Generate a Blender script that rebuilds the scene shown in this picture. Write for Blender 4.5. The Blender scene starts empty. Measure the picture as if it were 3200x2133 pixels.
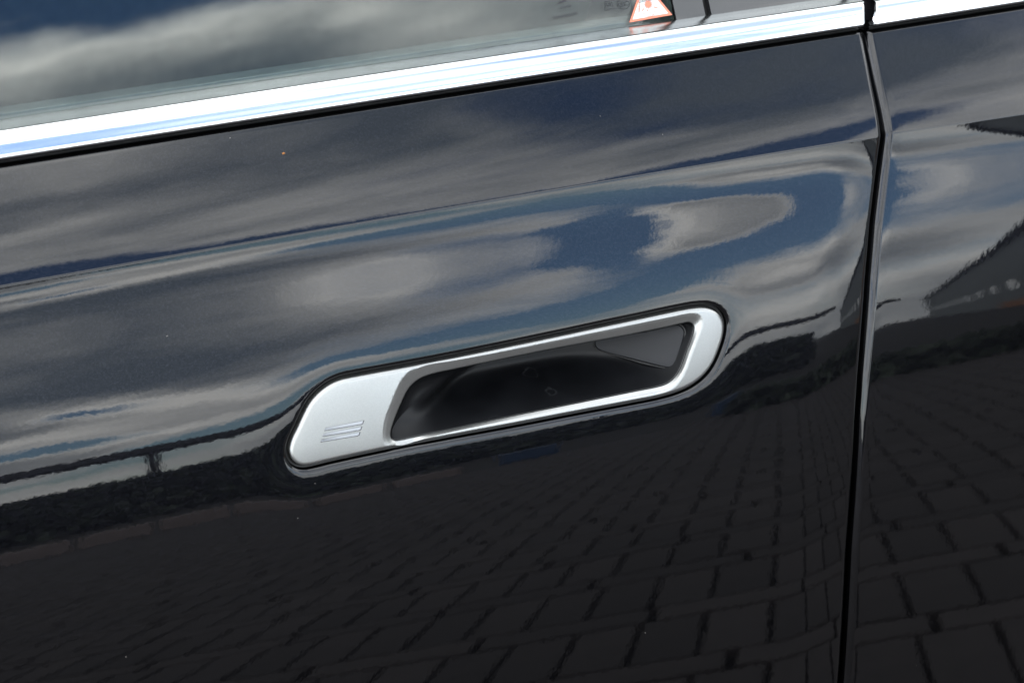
import math, numpy as np
# ---------------------------------------------------------------- camera
FPX = 7500.0                       # focal length in pixels of the 3200 px wide photograph
PITCH, YAW, DIST = math.radians(23.4), math.radians(26.8), 1.25
TARGET = np.array([0.0, 0.0, 0.90])
FWD = np.array([math.sin(YAW)*math.cos(PITCH), math.cos(YAW)*math.cos(PITCH), -math.sin(PITCH)])
RIGHT = np.array([math.cos(YAW), -math.sin(YAW), 0.0])
UP = np.cross(RIGHT, FWD)
CAM = TARGET - DIST*FWD

def ray(px, py):
    px = np.asarray(px, float); py = np.asarray(py, float)
    d = FWD + ((px-1600)/FPX)[..., None]*RIGHT - ((py-1066.5)/FPX)[..., None]*UP
    return d/np.linalg.norm(d, axis=-1, keepdims=True)

# ---------------------------------------------------------------- shape of the car side:  y = F0(x, z)
PLAN_R = 10.0
def plan(x): return np.asarray(x)**2/(2*PLAN_R)

def hit(fn, px, py, off=0.0, it=40):
    """where the sight lines through traced outline points meet the sheet y = fn(x,z)+off"""
    d = ray(px, py)
    t = np.full(d.shape[:-1], DIST)
    for _ in range(it):
        P = CAM + t[..., None]*d
        t = t + (fn(P[..., 0], P[..., 2]) + off - P[..., 1])/d[..., 1]*0.8
    return CAM + t[..., None]*d

_c = hit(lambda x, z: plan(x), [0, 600, 1200, 1916, 2700], [895, 790, 683, 564, 435])
ZC = np.polyfit(_c[:, 0], _c[:, 2], 2)
_r = hit(lambda x, z: plan(x), [2778, 3000, 3200], [416, 386, 356])
ZR = np.polyfit(_r[:, 0], _r[:, 2], 1)
XJ = 0.5*(_c[-1, 0]+_r[0, 0])
def zc(x, rear=False):
    return np.polyval(ZR if rear else ZC, np.asarray(x, float))

UPT = [(-.12, 44), (-.09, 43), (-.06, 42), (-.035, 40), (-.018, 37.5), (-.008, 35), (0, 33)]
LOT = [(0, 12.9), (.004, 14.4), (.008, 15.9), (.014, 18.1), (.02, 19.8), (.028, 20.4), (.038, 19.8), (.06, 17.9), (.1, 13.9), (.15, 11), (.2, 8.8), (.3, 5.5), (.5, 1.5), (.7, 0)]
_S = np.arange(-.12, .70, .0001)
def _sm(tab, s, sig):
    t = np.interp(s, [a for a, b in tab], [b for a, b in tab])
    n = int(sig*4/.0001); k = np.exp(-.5*(np.arange(-n, n+1)*.0001/sig)**2); k /= k.sum()
    # odd reflection at ends keeps the slope
    a = np.concatenate([2*t[0]-t[n:0:-1], t, 2*t[-1]-t[-2:-n-2:-1]])
    return np.convolve(a, k, 'valid')
_up = np.empty_like(_S); _lo = np.empty_like(_S)
mu = _S <= 0
_up[mu] = _sm(UPT, _S[mu], .004); _up[~mu] = _up[mu][-1]
_lo[~mu] = _sm(LOT, _S[~mu], .003); _lo[mu] = _lo[~mu][0]
_w = np.clip((_S+.0007)/.0014, 0, 1); _w = _w*_w*(3-2*_w)
_T = np.radians(_up*(1-_w)+_lo*_w)
_P = -np.cumsum(np.tan(_T))*.0001
_P -= np.interp(0, _S, _P)
def P(s): return np.interp(s, _S, _P)
def F0(x, z): return plan(x)+P(zc(x)-np.asarray(z))
def F0R(x, z): return plan(x)+P(zc(x, True)-np.asarray(z))
def s_of(x, z, rear=False): return zc(x, rear)-z

def grad(fn, x, z, h=2e-4):
    return (fn(x+h, z)-fn(x-h, z))/(2*h), (fn(x, z+h)-fn(x, z-h))/(2*h)
def normal(fn, x, z, h=2e-4):
    gx, gz = grad(fn, x, z, h)
    n = np.stack([gx, -np.ones_like(gx), gz], -1)
    return n/np.linalg.norm(n, axis=-1, keepdims=True)
def azel(fn, px, py):
    p = hit(fn, px, py); n = normal(fn, p[..., 0], p[..., 2]); d = ray(px, py)
    r = d-2*(d*n).sum(-1, keepdims=True)*n
    return p, np.degrees(np.arctan2(r[..., 0], -r[..., 1])), np.degrees(np.arcsin(r[..., 2])), (-(d*n).sum(-1))

# ================================================================ scene, camera, world, sun
import bpy, bmesh, random
from mathutils import Vector, Matrix, noise as mnoise
from mathutils.geometry import delaunay_2d_cdt
from mathutils.bvhtree import BVHTree
random.seed(7)
scene = bpy.context.scene
COL = scene.collection

cam = bpy.data.cameras.new("camera"); cam_o = bpy.data.objects.new("camera", cam); COL.objects.link(cam_o)
cam.sensor_width = 36.0; cam.lens = FPX/3200*36.0
cam.clip_start = .05; cam.clip_end = 3000
M = Matrix([[RIGHT[i], UP[i], -FWD[i], CAM[i]] for i in range(3)]+[[0, 0, 0, 1]])
cam_o.matrix_world = M
cam.dof.use_dof = True; cam.dof.focus_distance = 1.262; cam.dof.aperture_fstop = 15
scene.camera = cam_o

SUN_AZ, SUN_EL = math.radians(-112), math.radians(46)     # azimuth measured from the side the door faces, towards the car's tail
sd = Vector((math.sin(SUN_AZ)*math.cos(SUN_EL), -math.cos(SUN_AZ)*math.cos(SUN_EL), math.sin(SUN_EL)))
sun = bpy.data.lights.new("sun", 'SUN'); sun.energy = 1.2; sun.angle = math.radians(12); sun.color = (1, .96, .9)
sun_o = bpy.data.objects.new("sun", sun); COL.objects.link(sun_o)
sun_o.rotation_mode = 'QUATERNION'; sun_o.rotation_quaternion = sd.to_track_quat('Z', 'Y')

scene.view_settings.view_transform = 'Standard'; scene.view_settings.look = 'None'
scene.view_settings.exposure = 1.62; scene.view_settings.gamma = 1.0

class NT:
    """small helper to write node trees"""
    def __init__(s, tree): s.t = tree; s.n = tree.nodes; s.l = tree.links
    def add(s, typ, **kw):
        nd = s.n.new(typ)
        for k, v in kw.items(): setattr(nd, k, v)
        return nd
    def put(s, sock, v):
        if v is None: return
        if hasattr(v, 'is_output') or hasattr(v, 'links') and hasattr(v, 'node'): s.l.new(v, sock)
        else:
            try: sock.default_value = v
            except Exception: sock.default_value = (*v, 1.0)
    def math(s, op, a, b=None, c=None, clamp=False):
        nd = s.add('ShaderNodeMath', operation=op, use_clamp=clamp)
        for i, v in enumerate((a, b, c)): s.put(nd.inputs[i], v)
        return nd.outputs[0]
    def vec(s, op, a, b=None):
        nd = s.add('ShaderNodeVectorMath', operation=op)
        s.put(nd.inputs[0], a); s.put(nd.inputs[1], b)
        return nd.outputs['Value'] if op in ('DOT_PRODUCT', 'LENGTH') else nd.outputs[0]
    def noise(s, vec, scale, detail=3, rough=.5, lac=2.0, dist=0.0):
        nd = s.add('ShaderNodeTexNoise'); s.put(nd.inputs['Vector'], vec)
        nd.inputs['Scale'].default_value = scale; nd.inputs['Detail'].default_value = detail
        nd.inputs['Roughness'].default_value = rough; nd.inputs['Lacunarity'].default_value = lac
        nd.inputs['Distortion'].default_value = dist
        return nd
    def mix(s, f, a, b):
        nd = s.add('ShaderNodeMix', data_type='RGBA'); s.put(nd.inputs[0], f); s.put(nd.inputs[6], a); s.put(nd.inputs[7], b)
        return nd.outputs[2]
    def maprange(s, v, a, b, c=0.0, d=1.0, smooth=True):
        nd = s.add('ShaderNodeMapRange', interpolation_type='SMOOTHSTEP' if smooth else 'LINEAR')
        s.put(nd.inputs[0], v)
        for i, q in enumerate((a, b, c, d)): nd.inputs[1+i].default_value = q
        return nd.outputs[0]

world = bpy.data.worlds.new("World"); scene.world = world; world.use_nodes = True
W = NT(world.node_tree); W.n.clear()
sky = W.add('ShaderNodeTexSky', sky_type='NISHITA'); sky.sun_disc = False
sky.sun_elevation = SUN_EL; sky.sun_rotation = math.pi+SUN_AZ*-1; sky.air_density = 1.0; sky.dust_density = .6; sky.ozone_density = 1.5
tc = W.add('ShaderNodeTexCoord').outputs['Generated']
sep = W.add('ShaderNodeSeparateXYZ'); W.put(sep.inputs[0], tc)
az = W.math('ARCTAN2', sep.outputs[0], W.math('MULTIPLY', sep.outputs[1], -1.0))
el = W.math('ARCSINE', sep.outputs[2])
ae = W.add('ShaderNodeCombineXYZ')
W.put(ae.inputs[0], W.math('MULTIPLY', az, 57.2958)); W.put(ae.inputs[1], W.math('MULTIPLY', el, 57.2958))
stretch = W.vec('MULTIPLY', tc, (1.0, 1.0, 2.6))
warp = W.noise(stretch, 9.0, 5, .55)
wv = W.vec('MULTIPLY', W.vec('SUBTRACT', warp.outputs['Color'], (.5, .5, .5)), (5.0, 2.2, 0.0))
warp2 = W.noise(stretch, 45.0, 4, .55)
wv2 = W.vec('MULTIPLY', W.vec('SUBTRACT', warp2.outputs['Color'], (.5, .5, .5)), (1.6, 0.7, 0.0))
aw = W.vec('ADD', W.vec('ADD', ae.outputs[0], wv), wv2)
def blobs(start, items):
    acc = start
    for (a0, e0, sa, se, rot, wgt) in items:
        m = W.add('ShaderNodeMapping', vector_type='TEXTURE')
        W.put(m.inputs['Vector'], aw)
        m.inputs['Location'].default_value = (a0, e0, 0); m.inputs['Rotation'].default_value = (0, 0, math.radians(rot)); m.inputs['Scale'].default_value = (sa, se, 1)
        r2 = W.vec('DOT_PRODUCT', m.outputs[0], m.outputs[0])
        g = W.math('POWER', .3679, r2)
        acc = W.math('MULTIPLY_ADD', g, wgt, acc)
    return acc
# clear gaps (negative) and clouds (positive): azimuth, elevation, half-widths, tilt, weight  [degrees]
COVER = [
  (29.8, 15.4, 1.7, 2.9, 0, -1.6), (37.0, 14.3, 1.6, 2.6, 10, -1.7), (33.4, 11.6, 2.2, .9, 14, -1.4), (30.6, 10.0, 2.4, .7, 20, -1.5),
  (27.2, 7.6, 2.6, 1.1, 12, -1.3), (22.5, 8.0, 3.6, .9, 0, -1.4), (16, 4.4, 6, .7, 3, -1.1), (10.5, 9.7, 2.0, .4, -10, -.9), (9, 6.5, 5, .5, -6, -1.1), (9, 3.0, 8, .5, 0, -.6), (34, 30.5, 3, 1.1, -5, -.9),
  (33.0, 14.5, 2.0, 1.6, 0, 1.4), (33.2, 7.9, 3.4, .8, 12, 1.1), (51, 52, 8, 9, 0, -.35), (44.5, 49, 5, 5, 0, -.35), (15, 42.0, 6.5, 2.3, -8, -1.9), (38, 36.6, 13, 1.3, -6, -1.3), (27, 39.6, 5, 1.3, -14, -1.4), (23, 34.3, 12, 2.6, -8, .9),
  (10, 13, 8, 4, 0, .5), (24, 60, 12, 6, 0, .5)]
# bright tops and dark undersides
LIGHT = [
  (21.5, 15.8, 1.6, 1.2, -5, .75), (13, 9.2, 5.5, 1.0, -18, .8), (9, 7.8, 5, .6, -8, .5), (14, 5.8, 5, .5, -3, .4), (30.8, 14.2, 1.2, 1.4, 0, .55), (32.6, 14.6, 1.8, 1.0, 0, .15),
  (36.8, 11.0, 1.5, 1.6, 0, .7), (33.8, 8.3, 3, .7, 14, .6), (34, 5, 5, .9, 5, .45), (39.8, 13.0, 1.6, 1.6, 0, .5), (12, 14, 8, 3.6, 0, -.24), (38.8, 7.5, 2, 1.4, 0, -.2),
  (16, 11.5, 8, 2, 0, -.22), (22, 10.5, 5, 1.6, 0, -.15), (27, 62, 10, 5, 0, .42), (49, 52, 9, 8, 0, -.6), (60, 46.5, 8, 6, 0, -1.2), (17, 52, 7, 1.3, 4, .5), (22, 56, 8, 1.3, 0, -.22), (46, 42.5, 7, 1.2, -12, .18), (50, 44, 9, 5, 0, -.3), (46, 44, 10, 2.6, -12, -.22), (42, 54, 15, 9, -10, -.22), (17, 34.8, 8, 1.3, -8, -.3), (26.8, 35.2, 1.8, .7, -8, .5), (27.6, 15.3, 1.2, .8, 0, .4),
  (14, 38.0, 2.6, .9, 0, .8), (20, 37.8, 3.5, .9, -8, .8), (29.5, 33.5, 2.5, 1.0, 0, .30), (24, 34.5, 6, 1.6, -8, -.12)]
f1 = W.noise(stretch, 3.2, 6, .52).outputs[0]
f2 = W.noise(stretch, 7.5, 7, .6, 2.1, .3).outputs[0]
cov = W.math('MULTIPLY_ADD', W.math('SUBTRACT', f1, .5), 2.2, .62)
cov = blobs(cov, COVER)
cov = W.math('MULTIPLY_ADD', W.math('SUBTRACT', f2, .5), .6, cov)
mask = W.maprange(cov, .04, .72)
lit = W.math('MULTIPLY_ADD', W.math('SUBTRACT', f2, .5), .9, .34)
lit = W.math('MULTIPLY_ADD', W.math('SUBTRACT', f1, .5), -.5, lit)
lit = blobs(lit, LIGHT)
edge = W.math('MULTIPLY', W.math('SUBTRACT', 1.0, W.maprange(cov, .35, 1.0)), .40)
lit = W.math('POWER', W.math('ADD', lit, edge, clamp=True), 1.25)
CLOUD_DARK, CLOUD_BRIGHT = (2.7, 3.35, 4.15), (20.5, 20.4, 19.7)
ccol = W.mix(lit, CLOUD_DARK, CLOUD_BRIGHT)
skyc = W.vec('MULTIPLY', sky.outputs[0], (1.08, 1.3, 1.5))
scol = W.mix(mask, skyc, ccol)
bg = W.add('ShaderNodeBackground'); W.put(bg.inputs['Color'], scol); bg.inputs['Strength'].default_value = .10
out = W.add('ShaderNodeOutputWorld'); W.l.new(bg.outputs[0], out.inputs['Surface'])
world.cycles.sampling_method = 'MANUAL'; world.cycles.sample_map_resolution = 1024

# ================================================================ materials
def material(name):
    m = bpy.data.materials.new(name); m.use_nodes = True
    nt = NT(m.node_tree); bs = m.node_tree.nodes['Principled BSDF']
    return m, nt, bs
def plain(name, color, rough=.5, metal=0.0, ior=1.5, coat=0.0, var=.12, nscale=60.0, bump=0.0, bscale=400.0):
    m, nt, bs = material(name)
    tco = nt.add('ShaderNodeTexCoord').outputs['Object']
    n = nt.noise(tco, nscale, 4).outputs[0]
    f = nt.maprange(n, .3, .7)
    nt.put(bs.inputs['Base Color'], nt.mix(f, tuple(c*(1-var) for c in color), tuple(min(1, c*(1+var)) for c in color)))
    bs.inputs['Metallic'].default_value = metal; bs.inputs['IOR'].default_value = ior
    nt.put(bs.inputs['Roughness'], nt.math('MULTIPLY_ADD', n, .12*rough, rough*.94))
    bs.inputs['Coat Weight'].default_value = coat; bs.inputs['Coat Roughness'].default_value = .03
    if bump:
        b = nt.add('ShaderNodeBump'); b.inputs['Strength'].default_value = 1; b.inputs['Distance'].default_value = bump
        nt.put(b.inputs['Height'], nt.noise(tco, bscale, 3).outputs[0]); nt.put(bs.inputs['Normal'], b.outputs[0])
    return m

def car_paint():
    m, nt, bs = material('black_metallic_paint')
    tco = nt.add('ShaderNodeTexCoord').outputs['Object']
    # flake layer under a clear coat with orange peel
    vor = nt.add('ShaderNodeTexVoronoi'); nt.put(vor.inputs['Vector'], tco); vor.inputs['Scale'].default_value = 2600
    fl = nt.add('ShaderNodeSeparateColor'); nt.put(fl.inputs[0], vor.outputs['Color'])
    flake = nt.maprange(fl.outputs[0], .55, 1.0, 0, 1)
    base = nt.mix(flake, (.0034, .0035, .0046), (.0125, .0128, .0170))
    dust = nt.add('ShaderNodeTexVoronoi'); nt.put(dust.inputs['Vector'], tco); dust.inputs['Scale'].default_value = 95
    ds = nt.add('ShaderNodeSeparateColor'); nt.put(ds.inputs[0], dust.outputs['Color'])
    spot = nt.math('MULTIPLY', nt.math('LESS_THAN', dust.outputs['Distance'], .02), nt.math('GREATER_THAN', ds.outputs[0], .86))
    nt.put(bs.inputs['Base Color'], nt.mix(spot, base, (.30, .28, .25)))
    nt.put(bs.inputs['Metallic'], nt.math('SUBTRACT', 1.0, spot))
    bs.inputs['Roughness'].default_value = .27
    bs.inputs['IOR'].default_value = 1.45
    nt.put(bs.inputs['Coat Weight'], nt.math('SUBTRACT', 1.0, spot))
    bs.inputs['Coat IOR'].default_value = 1.50; bs.inputs['Coat Roughness'].default_value = .012
    n1 = nt.noise(tco, 380, 2, .5).outputs[0]; n2 = nt.noise(tco, 90, 2, .5).outputs[0]
    h = nt.math('MULTIPLY_ADD', n2, 2.2, n1)
    b = nt.add('ShaderNodeBump'); b.inputs['Strength'].default_value = 1; b.inputs['Distance'].default_value = PEEL
    nt.put(b.inputs['Height'], h)
    nt.put(bs.inputs['Coat Normal'], b.outputs[0])
    n3 = nt.add('ShaderNodeBump'); n3.inputs['Strength'].default_value = 1; n3.inputs['Distance'].default_value = 2.5e-5
    nt.put(n3.inputs['Height'], nt.noise(tco, 2400, 1).outputs[0]); nt.put(bs.inputs['Normal'], n3.outputs[0])
    return m
PEEL = 4.2e-6
PAINT = car_paint()
def satin_silver(name='satin_silver', rough=.36):
    m, nt, bs = material(name)
    tco = nt.add('ShaderNodeTexCoord').outputs['Object']
    n = nt.noise(tco, 2600, 2).outputs[0]
    nt.put(bs.inputs['Base Color'], nt.mix(nt.maprange(n, .3, .7), (.365, .368, .358), (.42, .423, .412)))
    bs.inputs['Metallic'].default_value = .9
    nt.put(bs.inputs['Roughness'], nt.math('MULTIPLY_ADD', nt.noise(tco, 70, 4, .6).outputs[0], .16, rough-.10))
    b = nt.add('ShaderNodeBump'); b.inputs['Strength'].default_value = 1; b.inputs['Distance'].default_value = 6e-6
    nt.put(b.inputs['Height'], n); nt.put(bs.inputs['Normal'], b.outputs[0])
    return m
SILVER = satin_silver()
def chrome_mat():
    m, nt, bs = material('polished_trim')
    tco = nt.add('ShaderNodeTexCoord').outputs['Object']
    n = nt.noise(nt.vec('MULTIPLY', tco, (1, 60, 60)), 30, 3).outputs[0]
    bs.inputs['Metallic'].default_value = 1.0
    nt.put(bs.inputs['Base Color'], nt.mix(n, (.74, .76, .78), (.83, .84, .85)))
    nt.put(bs.inputs['Roughness'], nt.math('MULTIPLY_ADD', n, .05, .09))
    return m
CHROME = chrome_mat()
CUP = plain('black_grained_plastic', (.022, .023, .026), .46, ior=1.5, var=.25, nscale=25, bump=1.2e-5, bscale=1800)
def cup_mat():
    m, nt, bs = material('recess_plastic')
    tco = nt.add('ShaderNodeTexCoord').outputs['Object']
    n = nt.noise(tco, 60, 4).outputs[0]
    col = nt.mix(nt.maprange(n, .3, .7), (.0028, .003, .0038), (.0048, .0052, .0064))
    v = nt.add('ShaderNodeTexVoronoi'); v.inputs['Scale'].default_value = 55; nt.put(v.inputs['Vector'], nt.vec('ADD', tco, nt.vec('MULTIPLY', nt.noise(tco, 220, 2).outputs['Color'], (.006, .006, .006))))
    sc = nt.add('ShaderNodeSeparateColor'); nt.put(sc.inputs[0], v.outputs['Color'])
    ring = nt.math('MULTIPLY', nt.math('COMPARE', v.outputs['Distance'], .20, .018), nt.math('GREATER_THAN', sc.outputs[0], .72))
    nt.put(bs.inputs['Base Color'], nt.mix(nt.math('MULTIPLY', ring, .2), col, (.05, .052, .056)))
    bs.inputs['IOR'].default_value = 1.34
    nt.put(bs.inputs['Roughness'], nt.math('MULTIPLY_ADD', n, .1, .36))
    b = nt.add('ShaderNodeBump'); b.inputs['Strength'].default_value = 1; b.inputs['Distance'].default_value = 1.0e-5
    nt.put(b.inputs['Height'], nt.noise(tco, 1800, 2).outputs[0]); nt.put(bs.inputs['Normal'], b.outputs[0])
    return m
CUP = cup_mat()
GLOSSBLACK = plain('gloss_black_plastic', (.012, .012, .014), .06, ior=1.5, coat=1.0, var=.1)
RUBBER = plain('black_rubber', (.010, .010, .010), .55, var=.3, nscale=200)
SHADOWBOX = plain('dark_lining', (.09, .10, .10), .9)
def glass_mat():
    m, nt, bs = material('window_glass')
    bs.inputs['Base Color'].default_value = (.80, .90, .87, 1); bs.inputs['Transmission Weight'].default_value = 1.0
    bs.inputs['Roughness'].default_value = 0.0; bs.inputs['IOR'].default_value = 1.5
    tco = nt.add('ShaderNodeTexCoord').outputs['Object']
    b = nt.add('ShaderNodeBump'); b.inputs['Strength'].default_value = 1; b.inputs['Distance'].default_value = 2e-5
    nt.put(b.inputs['Height'], nt.noise(tco, 14, 2).outputs[0]); nt.put(bs.inputs['Normal'], b.outputs[0])
    return m
GLASS = glass_mat()

# ================================================================ object helpers
def build(name, verts, faces, mat, parent=None, normals=None, smooth=True, fnormals=None):
    me = bpy.data.meshes.new(name)
    if normals is not None:           # wind every face the way its normals point
        VV, NV = np.asarray(verts, float), np.asarray(normals, float); ff = []
        for f in faces:
            a, b, c = VV[f[0]], VV[f[1]], VV[f[2]]; g = np.cross(b-a, c-a)
            if len(f) > 3: g = g+np.cross(c-a, VV[f[3]]-a)
            ff.append(f if g@(NV[f[0]]+NV[f[2]]) >= 0 else tuple(reversed(f)))
        faces = ff
    me.from_pydata([tuple(map(float, v)) for v in verts], [], [tuple(int(i) for i in f) for f in faces])
    me.update()
    me.polygons.foreach_set('use_smooth', [smooth]*len(me.polygons))
    if normals is not None:
        me.normals_split_custom_set_from_vertices([tuple(map(float, n)) for n in normals])
    me.materials.append(mat)
    o = bpy.data.objects.new(name, me); COL.objects.link(o)
    if parent is not None: o.parent = parent
    return o
def empty(name, loc=(0, 0, 0), rz=0.0):
    o = bpy.data.objects.new(name, None); o.location = loc; o.rotation_euler = (0, 0, rz); COL.objects.link(o); return o
def tag(o, label=None, cat=None, group=None, kind=None):
    for k, v in (('label', label), ('category', cat), ('group', group), ('kind', kind)):
        if v: o[k] = v
    return o
def grid_faces(nr, nc, base=0, closed=False):
    f = []
    for i in range(nr-1):
        for j in range(nc if closed else nc-1):
            j2 = (j+1) % nc
            f.append((base+i*nc+j, base+i*nc+j2, base+(i+1)*nc+j2, base+(i+1)*nc+j))
    return f
def box(name, c, size, mat, parent=None, rz=0.0, bev=0.0):
    bm = bmesh.new(); bmesh.ops.create_cube(bm, size=1.0)
    for v in bm.verts: v.co = Vector((v.co.x*size[0], v.co.y*size[1], v.co.z*size[2]))
    if bev: bmesh.ops.bevel(bm, geom=bm.edges[:], offset=bev, segments=2, affect='EDGES', profile=.6)
    me = bpy.data.meshes.new(name); bm.to_mesh(me); bm.free(); me.materials.append(mat)
    o = bpy.data.objects.new(name, me); COL.objects.link(o); o.location = c; o.rotation_euler = (0, 0, rz)
    if parent is not None: o.parent = parent
    return o

# ================================================================ traced outlines
def smooth_closed(pts, n=900, sig=6.0):
    p = np.array(pts, float); N = len(p)
    out = []
    for i in range(N):
        p0, p1, p2, p3 = p[i-1], p[i], p[(i+1) % N], p[(i+2) % N]
        t0 = 0; t1 = np.linalg.norm(p1-p0)**.5; t2 = t1+np.linalg.norm(p2-p1)**.5; t3 = t2+np.linalg.norm(p3-p2)**.5
        for t in np.linspace(t1, t2, 24, endpoint=False):
            A1 = (t1-t)/(t1-t0)*p0+(t-t0)/(t1-t0)*p1; A2 = (t2-t)/(t2-t1)*p1+(t-t1)/(t2-t1)*p2; A3 = (t3-t)/(t3-t2)*p2+(t-t2)/(t3-t2)*p3
            B1 = (t2-t)/(t2-t0)*A1+(t-t0)/(t2-t0)*A2; B2 = (t3-t)/(t3-t1)*A2+(t-t1)/(t3-t1)*A3
            out.append((t2-t)/(t2-t1)*B1+(t-t1)/(t2-t1)*B2)
    q = np.array(out+[out[0]]); L = np.concatenate([[0], np.cumsum(np.linalg.norm(np.diff(q, axis=0), axis=1))])
    u = np.linspace(0, L[-1], n, endpoint=False)
    r = np.stack([np.interp(u, L, q[:, 0]), np.interp(u, L, q[:, 1])], 1)
    step = L[-1]/n; k = int(4*sig/step)+1; w = np.exp(-.5*(np.arange(-k, k+1)*step/sig)**2); w /= w.sum()
    ext = np.concatenate([r[-k:], r, r[:k]])
    return np.stack([np.convolve(ext[:, c], w, 'valid') for c in (0, 1)], 1)
OUT_S = [(1109, 1181), (1368, 1133), (1600, 1086), (1983, 1004.5), (2130, 973.5), (2174, 966), (2212, 965), (2242, 976), (2258, 996), (2264, 1022), (2260, 1055), (2249, 1090), (2231, 1132), (2211, 1162), (2185, 1187), (2154, 1207), (2116, 1223), (2058, 1239), (1983, 1254), (1791, 1290), (1600, 1327), (1405, 1363), (1220, 1399), (1035, 1438.5), (975, 1453), (950, 1456), (928, 1449), (914, 1434), (908, 1411), (914, 1381), (934, 1338), (953, 1297), (972, 1262), (998, 1232), (1032, 1206), (1068, 1190)]
OUT_I = [(1418, 1152.5), (1700, 1094.5), (1983, 1041.5), (2097, 1018), (2138, 1008.5), (2157, 1006), (2167, 1014), (2168, 1028), (2161, 1053), (2143, 1100), (2125, 1149), (2106, 1179), (2083, 1197), (2058, 1205.5), (1983, 1220.5), (1791, 1259.5), (1600, 1298), (1418, 1337.5), (1284, 1365.5), (1250, 1373), (1232, 1374), (1222, 1366), (1221, 1350), (1227, 1327), (1241, 1289), (1257, 1252), (1271, 1222), (1290, 1198), (1317, 1179), (1354, 1166)]
OUT_B = [(1418, 1128.5), (1700, 1075.5), (1983, 1020), (2100, 997), (2158, 986), (2186, 990), (2192, 1006), (2187, 1028), (2174, 1062), (2157, 1106), (2139, 1153), (2120, 1188), (2096, 1211), (2062, 1226), (1983, 1241), (1791, 1278), (1600, 1314), (1418, 1350), (1330, 1372), (1284, 1389), (1250, 1395.5), (1222, 1391), (1206, 1377), (1203, 1352), (1211, 1305), (1227, 1265), (1249, 1211), (1267, 1182), (1294, 1158), (1338, 1142.5)]
S_px, I_px, B_px = smooth_closed(OUT_S), smooth_closed(OUT_I), smooth_closed(OUT_B)
def to3(pxs, off=0.0): return hit(F0, pxs[:, 0], pxs[:, 1], off)

def poly_dist(poly, x, z):
    """signed distance (positive outside) from points to closed polygon"""
    a = poly; b = np.roll(poly, -1, 0); d = b-a; L2 = (d**2).sum(1)
    xs, zs = x.ravel(), z.ravel(); r = np.full(xs.shape, 1.0); m = .05
    near = np.flatnonzero((xs > a[:, 0].min()-m) & (xs < a[:, 0].max()+m) & (zs > a[:, 1].min()-m) & (zs < a[:, 1].max()+m)); full = r; XS, ZS = xs[near], zs[near]; xs, zs = XS, ZS; r = np.empty(xs.shape)
    for i in range(0, len(xs), 20000):
        px, pz = xs[i:i+20000, None], zs[i:i+20000, None]
        t = np.clip(((px-a[:, 0])*d[:, 0]+(pz-a[:, 1])*d[:, 1])/L2, 0, 1)
        dd = np.sqrt(((px-a[:, 0]-t*d[:, 0])**2+(pz-a[:, 1]-t*d[:, 1])**2).min(1))
        ins = ((a[:, 1] > pz) != (b[:, 1] > pz)) & (px < (b[:, 0]-a[:, 0])*(pz-a[:, 1])/(b[:, 1]-a[:, 1]+1e-15)+a[:, 0])
        r[i:i+20000] = np.where(ins.sum(1) % 2 == 1, -dd, dd)
    full[near] = r
    return full.reshape(x.shape)
def offset_poly(poly, dist):
    t = np.roll(poly, -1, 0)-np.roll(poly, 1, 0); t /= np.linalg.norm(t, axis=1, keepdims=True)
    n = np.stack([t[:, 1], -t[:, 0]], 1)
    area = .5*np.sum(poly[:, 0]*np.roll(poly[:, 1], -1)-np.roll(poly[:, 0], -1)*poly[:, 1])
    return poly+n*dist*(1 if area > 0 else -1)

S3 = to3(S_px, .0003); S2 = S3[:, [0, 2]]
H2 = offset_poly(S2, .0019)[::1]            # edge of the hole in the door skin
AX = to3(np.array([[1010., 1375.], [2170., 1090.]]))[:, [0, 2]]      # long axis of the handle
def foot(p):
    d = AX[1]-AX[0]; t = np.clip(((p-AX[0])@d)/(d@d), 0, 1); return AX[0]+t[:, None]*d
def cast_poly(poly, o, dirs):
    """distance from points o along dirs to a closed polygon"""
    a = poly; b = np.roll(poly, -1, 0); e = b-a
    out = np.empty(len(o))
    for i in range(len(o)):
        den = dirs[i, 0]*e[:, 1]-dirs[i, 1]*e[:, 0]; w = a-o[i]
        t = (w[:, 0]*e[:, 1]-w[:, 1]*e[:, 0])/den; u = (w[:, 0]*dirs[i, 1]-w[:, 1]*dirs[i, 0])/den
        ok = (u >= -1e-9) & (u <= 1+1e-9) & (t > 0); out[i] = t[ok].max()
    return out

# ---------------------------------------------------------------- gap between the doors
GAP = np.array([(2695.6, 96), (2705.6, 149), (2728.8, 265), (2752, 381), (2756, 431), (2748, 497), (2744, 530), (2724, 694), (2709, 868), (2696.5, 1042), (2686, 1167), (2677, 1300), (2650, 1714), (2628, 2097)])
def gap_fn(dx, off, rear=False):
    p = hit(F0R if rear else F0, GAP[:, 0]+dx, GAP[:, 1], off); s = s_of(p[:, 0], p[:, 2], rear); x = p[:, 0]
    s = np.concatenate([[s[0]-.1], s, [s[-1]+.4]]); x = np.concatenate([[x[0]-.1*(x[1]-x[0])/(s[2]-s[1])], x, [x[-1]+.4*(x[-1]-x[-3])/(s[-2]-s[-4])]])
    q = np.arange(s[0], s[-1], .0005); xx = np.interp(q, s, x); n = 14
    w = np.exp(-.5*(np.arange(-n, n+1)*.0005/.0025)**2); w /= w.sum(); xs = np.convolve(np.concatenate([2*xx[0]-xx[n:0:-1], xx, 2*xx[-1]-xx[-2:-n-2:-1]]), w, 'valid')
    return lambda v: np.interp(v, q, xs)
xL, xR = gap_fn(-5.5, .003), gap_fn(6, .003, True)

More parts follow.
